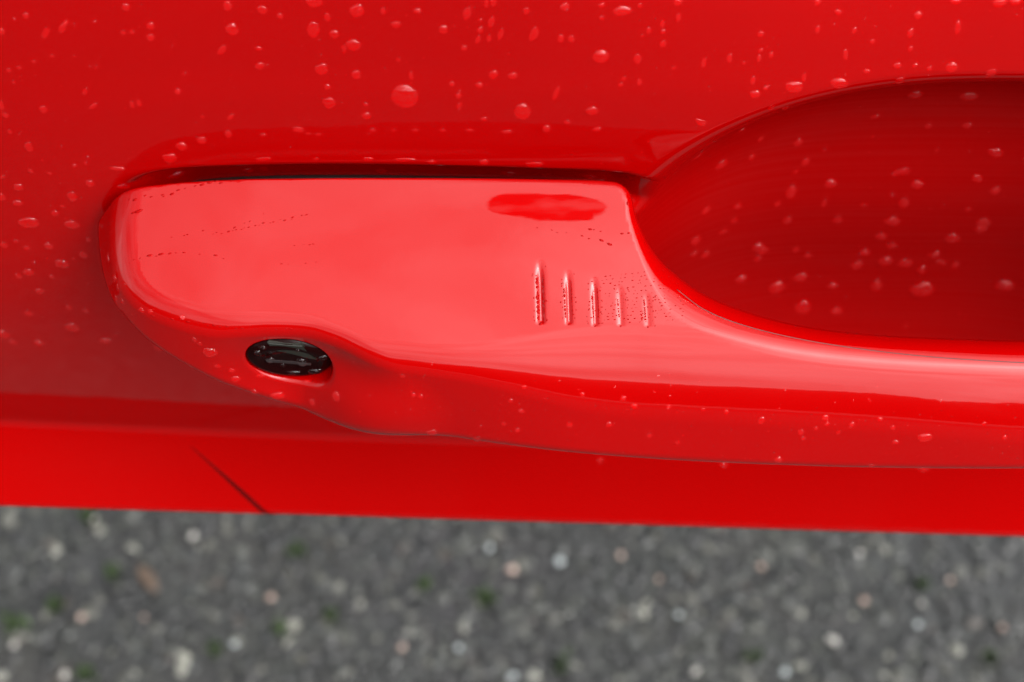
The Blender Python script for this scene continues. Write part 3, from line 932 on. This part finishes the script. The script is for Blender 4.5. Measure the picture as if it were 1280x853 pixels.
# the very fine spray, far too many to count: one object
def spray(name, pts, label, mat=M_WATER):
    V, Q = [], []
    base = dome_mesh('spray_tmp', 5, 6, 2, .5, .05)
    bv = np.array([v.co for v in base.vertices]); bf = [tuple(p.vertices) for p in base.polygons]
    bpy.data.meshes.remove(base)
    for px, py, rx, ry, rot in pts:
        q = hit(px, py)
        if q is None: continue
        nm, loc, nor, dist = q
        k = K * .001 * dist / (F * .001)
        m = frame(nor) @ Matrix.Rotation(R(rot), 3, 'Z') @ Matrix.Diagonal((rx * k, ry * k, min(rx, ry) * k * .9))
        vv_ = bv @ np.array(m).T + np.array(loc)
        b0 = len(V)
        V += vv_.tolist(); Q += [tuple(b0 + i for i in f) for f in bf]
    o = obj(name, mesh_np(name, V, Q), mat)
    return tag(o, label, 'water spray', kind='stuff')
fine = []
for _ in range(520):                                 # door above and beside
    px, py = rnd.uniform(-60, 1340), rnd.uniform(-60, 520)
    fine.append((px, py, rnd.uniform(.7, 1.9), rnd.uniform(.7, 1.9), 0))
for _ in range(110):                                 # front face of the handle
    px = rnd.uniform(480, 1330); fine.append((px, rnd.uniform(.0, 1) * 70 + 490 + (px - 480) * .03, rnd.uniform(.7, 1.6), rnd.uniform(.7, 1.4), 0))
keep = []
mist = []
for p in fine:
    q = hit(p[0], p[1])
    if q and not (q[0] == 'handle' and q[2].z > .62): mist.append(p)
def dashes(x0, y0, x1, y1, n, r, el=1.6, jit=1.5):
    n = max(2, int(n * .62)); el = 1 + (el - 1) * .6
    for i in range(n):
        t = (i + rnd.random() * .9) / n
        s = rnd.uniform(.5, 1.35)
        keep.append((x0 + (x1 - x0) * t + rnd.uniform(-1, 1), y0 + (y1 - y0) * t + rnd.uniform(-jit, jit), r * s * el * 1.3, r * s * .9, math.degrees(math.atan2(y0 - y1, x1 - x0))))
dashes(262, 294, 390, 268, 34, .9); dashes(205, 298, 260, 288, 8, .8); dashes(180, 322, 230, 314, 9, 1.3, 2.4); dashes(228, 315, 290, 324, 7, 1.0, 2.4)
dashes(158, 330, 176, 322, 5, 1.0, 2); dashes(368, 306, 400, 307, 8, .8, 2); dashes(290, 288, 330, 266, 8, .9); dashes(340, 330, 400, 328, 8, .6, 2.5)
dashes(165, 267, 178, 263, 3, 1.8, 2.6, .5); dashes(160, 252, 300, 223, 26, 1.5, 1.7, 3); dashes(300, 223, 560, 222, 22, .8, 2.2, .8)
dashes(672, 285, 740, 298, 11, 1.1, 1.7); dashes(752, 300, 768, 308, 4, 1.5, 2); dashes(734, 286, 756, 290, 5, 1.2); dashes(776, 292, 800, 293, 6, 1.0)
dashes(785, 252, 787, 262, 3, 2.0, .8)
dashes(190, 394, 300, 412, 22, 1.2, 1.9); dashes(300, 410, 380, 412, 14, .9, 1.9, 1)
for i in range(15):                                  # fine horizontal beads among the grooves
    y = 345 + i * 4.1
    dashes(735 + 3 * (i % 3), y + 3, 845 + min(i, 6) * 2, y - 9 + i * .4, rnd.randint(14, 22), .65, 1.8, .5)
for gx_, y0, y1, dp, wd in GROOVES:
    for k in range(14):
        keep.append((gx_ + rnd.choice((-9, -7, 7, 8)) + rnd.uniform(-2, 2), rnd.uniform(y0 + 4, y1), rnd.uniform(.6, 1.2), rnd.uniform(.6, 1.2), 0))
    keep.append((gx_, y1 + 1, 3.0 if dp > .3 else 1.4, 2.2 if dp > .3 else 1.2, 30))
M_SPECK = simple_mat('red_reflection_break', (.17, .0001, .0002), .6)  # coatless red, painted in where droplets break up the reflection
M_SPECK.node_tree.nodes['Principled BSDF'].inputs['Specular IOR Level'].default_value = .05
for gx_, yc, rx_, ry_ in [(672, 374, 2.6, 27), (680, 370, 1.2, 26), (706, 380, 1.7, 19), (715, 374, .9, 22), (741, 384, 1.5, 14), (748, 380, .9, 20), (773, 386, 1.2, 12), (806, 388, 1.6, 13)]:  # dark reflections of the groove sides, painted in as red dashes
    for k in range(9):
        t_ = (k + rnd.random() * .5) / 9 * 2 - 1
        keep.append((gx_ + t_ * 1.0, yc + t_ * ry_, rx_ * rnd.uniform(.6, 1.1), ry_ / 9 * rnd.uniform(.7, 1.3), 0))
spray('fine_spray', mist, 'fine mist of rain specks over the red paint')
spray('reflection_breaks', keep, 'rows of tiny red specks painted where drops and grooves break the handle reflection', M_SPECK)

# ------------------------------------------------------------------ loose things on the asphalt
def on_ground(px, py):
    d = ray(px, py)
    t = CW.z / -d.z
    return CW + d * t
PEB = [simple_mat('pale_glint_stone', (.22, .21, .19), .4), simple_mat('pinkish_glint_stone', (.23, .165, .135), .4), simple_mat('cool_white_glint_stone', (.21, .23, .23), .35)]  # stone colours kept pale to paint in the glints of wet chips
PN = ['pale grey', 'pinkish', 'cool white']
pebs = [(242, 676, 0, 5.5, 'pale chip on the asphalt below the slanting shut line'), (104, 778, 1, 6, 'bright pinkish chip near the dark corner of asphalt below the handle end'),
        (640, 718, 1, 6, 'pinkish chip beside a cool white one below the grip start'), (699, 708, 2, 6, 'cool white chip beside a pinkish one below the grip start'),
        (612, 690, 2, 4, None), (1039, 806, 0, 6, 'bright pale chip alone on the asphalt below the grip'), (847, 774, 2, 4, None), (573, 815, 2, 4.5, None), (823, 730, 1, 4, None), (340, 753, 1, 4, None),
        (294, 811, 2, 4.5, None), (1150, 760, 0, 4, None), (1078, 757, 1, 4, None), (20, 812, 0, 5, None), (84, 850, 0, 6, None), (640, 851, 2, 6, None), (868, 845, 0, 5, None), (1072, 697, 0, 3.5, None),
        (950, 714, 1, 4, None), (120, 656, 0, 3.5, None), (1185, 732, 1, 4, None), (1145, 786, 2, 4, None), (503, 815, 1, 4, None), (980, 845, 2, 4, None), (775, 700, 1, 4, None), (182, 777, 1, 4, None), (1250, 790, 1, 4, None)]
for px_, py_, mi, r_, lb in pebs:
    p = on_ground(px_, py_)
    vv_, ff_ = stones(1, 0, 0, 0, 0, 1, 1, .7, .3)
    o = obj('stone_chip', mesh_np('stone_chip', vv_, ff_, False), PEB[mi])
    s = r_ * K * .001 * (p - CW).length / (F * .001) * 1.05
    o.location = (p.x, p.y, .0045); o.scale = (s, s, s)
    if lb: tag(o, lb, 'stone', 'pale stone chips with wet glints painted into their colour')
    else:
        col = 'left of the shut line' if px_ < 250 else 'below the key lock' if px_ < 450 else 'below the finger grooves' if px_ < 800 else 'below the start of the grip' if px_ < 1000 else 'below the narrow grip'
        row = 'close to the car edge' if py_ < 740 else 'a bit farther out' if py_ < 795 else 'farthest out from the car'
        tag(o, 'small %s chip %s, %s' % (PN[mi], col, row), 'stone', 'pale stone chips with wet glints painted into their colour')

# moss in the joints of the asphalt
m, t, b = node_mat('moss')
b.inputs['Base Color'].default_value = (.022, .042, .008, 1); b.inputs['Roughness'].default_value = .9
mv, mf = [], []
for px_, py_, n, sp_ in [(113, 652, 40, 8), (410, 773, 30, 6), (608, 752, 50, 9), (20, 786, 40, 9), (110, 848, 40, 9), (375, 692, 30, 8), (70, 760, 30, 6), (940, 825, 30, 9), (1235, 825, 30, 9), (530, 735, 20, 8),
                         (700, 835, 30, 10), (270, 815, 20, 6), (350, 790, 20, 6), (145, 720, 20, 8), (1150, 735, 20, 6)]:
    p = on_ground(px_, py_)
    s = K * .001 * (p - CW).length / (F * .001)
    for _ in range(n):
        a, r_ = rnd.uniform(0, 6.28), abs(rnd.gauss(0, .6)) * sp_ * s
        x, y = p.x + math.cos(a) * r_, p.y + math.sin(a) * r_
        hgt, wd = rnd.uniform(.005, .0085), rnd.uniform(.0009, .0018)
        a2 = rnd.uniform(0, 6.28); lx, ly = rnd.uniform(-.003, .003), rnd.uniform(-.003, .003)
        b0 = len(mv)
        mv += [(x - math.cos(a2) * wd, y - math.sin(a2) * wd, 0), (x + math.cos(a2) * wd, y + math.sin(a2) * wd, 0), (x + lx + math.cos(a2) * wd * .6, y + ly + math.sin(a2) * wd * .6, hgt), (x + lx - math.cos(a2) * wd * .6, y + ly - math.sin(a2) * wd * .6, hgt)]
        mf.append((b0, b0 + 1, b0 + 2, b0 + 3))
tag(obj('moss', mesh_np('moss', mv, mf, False), m), 'small green moss tufts between the asphalt stones', 'moss', kind='stuff')

# a brown leaf scrap
p = on_ground(188, 732)
lv = []; lf = []
for i in range(7):
    t_ = i / 6 * 2 - 1; wd = .0042 * (1 - t_ * t_) + .0004
    for sgn in (-1, 0, 1):
        lv.append((t_ * .010, sgn * wd * .8, .0055 + .0016 * abs(sgn) + .001 * math.sin(3 * t_)))
for i in range(6):
    for j in range(2):
        a = i * 3 + j; lf.append((a, a + 3, a + 4, a + 1))
lf_o = obj('leaf_scrap', mesh_np('leaf_scrap', lv, lf), simple_mat('dry_leaf', (.05, .03, .017), .6))
lf_o.location = (p.x, p.y, .001); lf_o.rotation_euler = (0, 0, R(-55))
sm = lf_o.modifiers.new('thickness', 'SOLIDIFY'); sm.thickness = .0003
tag(lf_o, 'narrow dry brown leaf scrap lying on the wet asphalt', 'leaf')
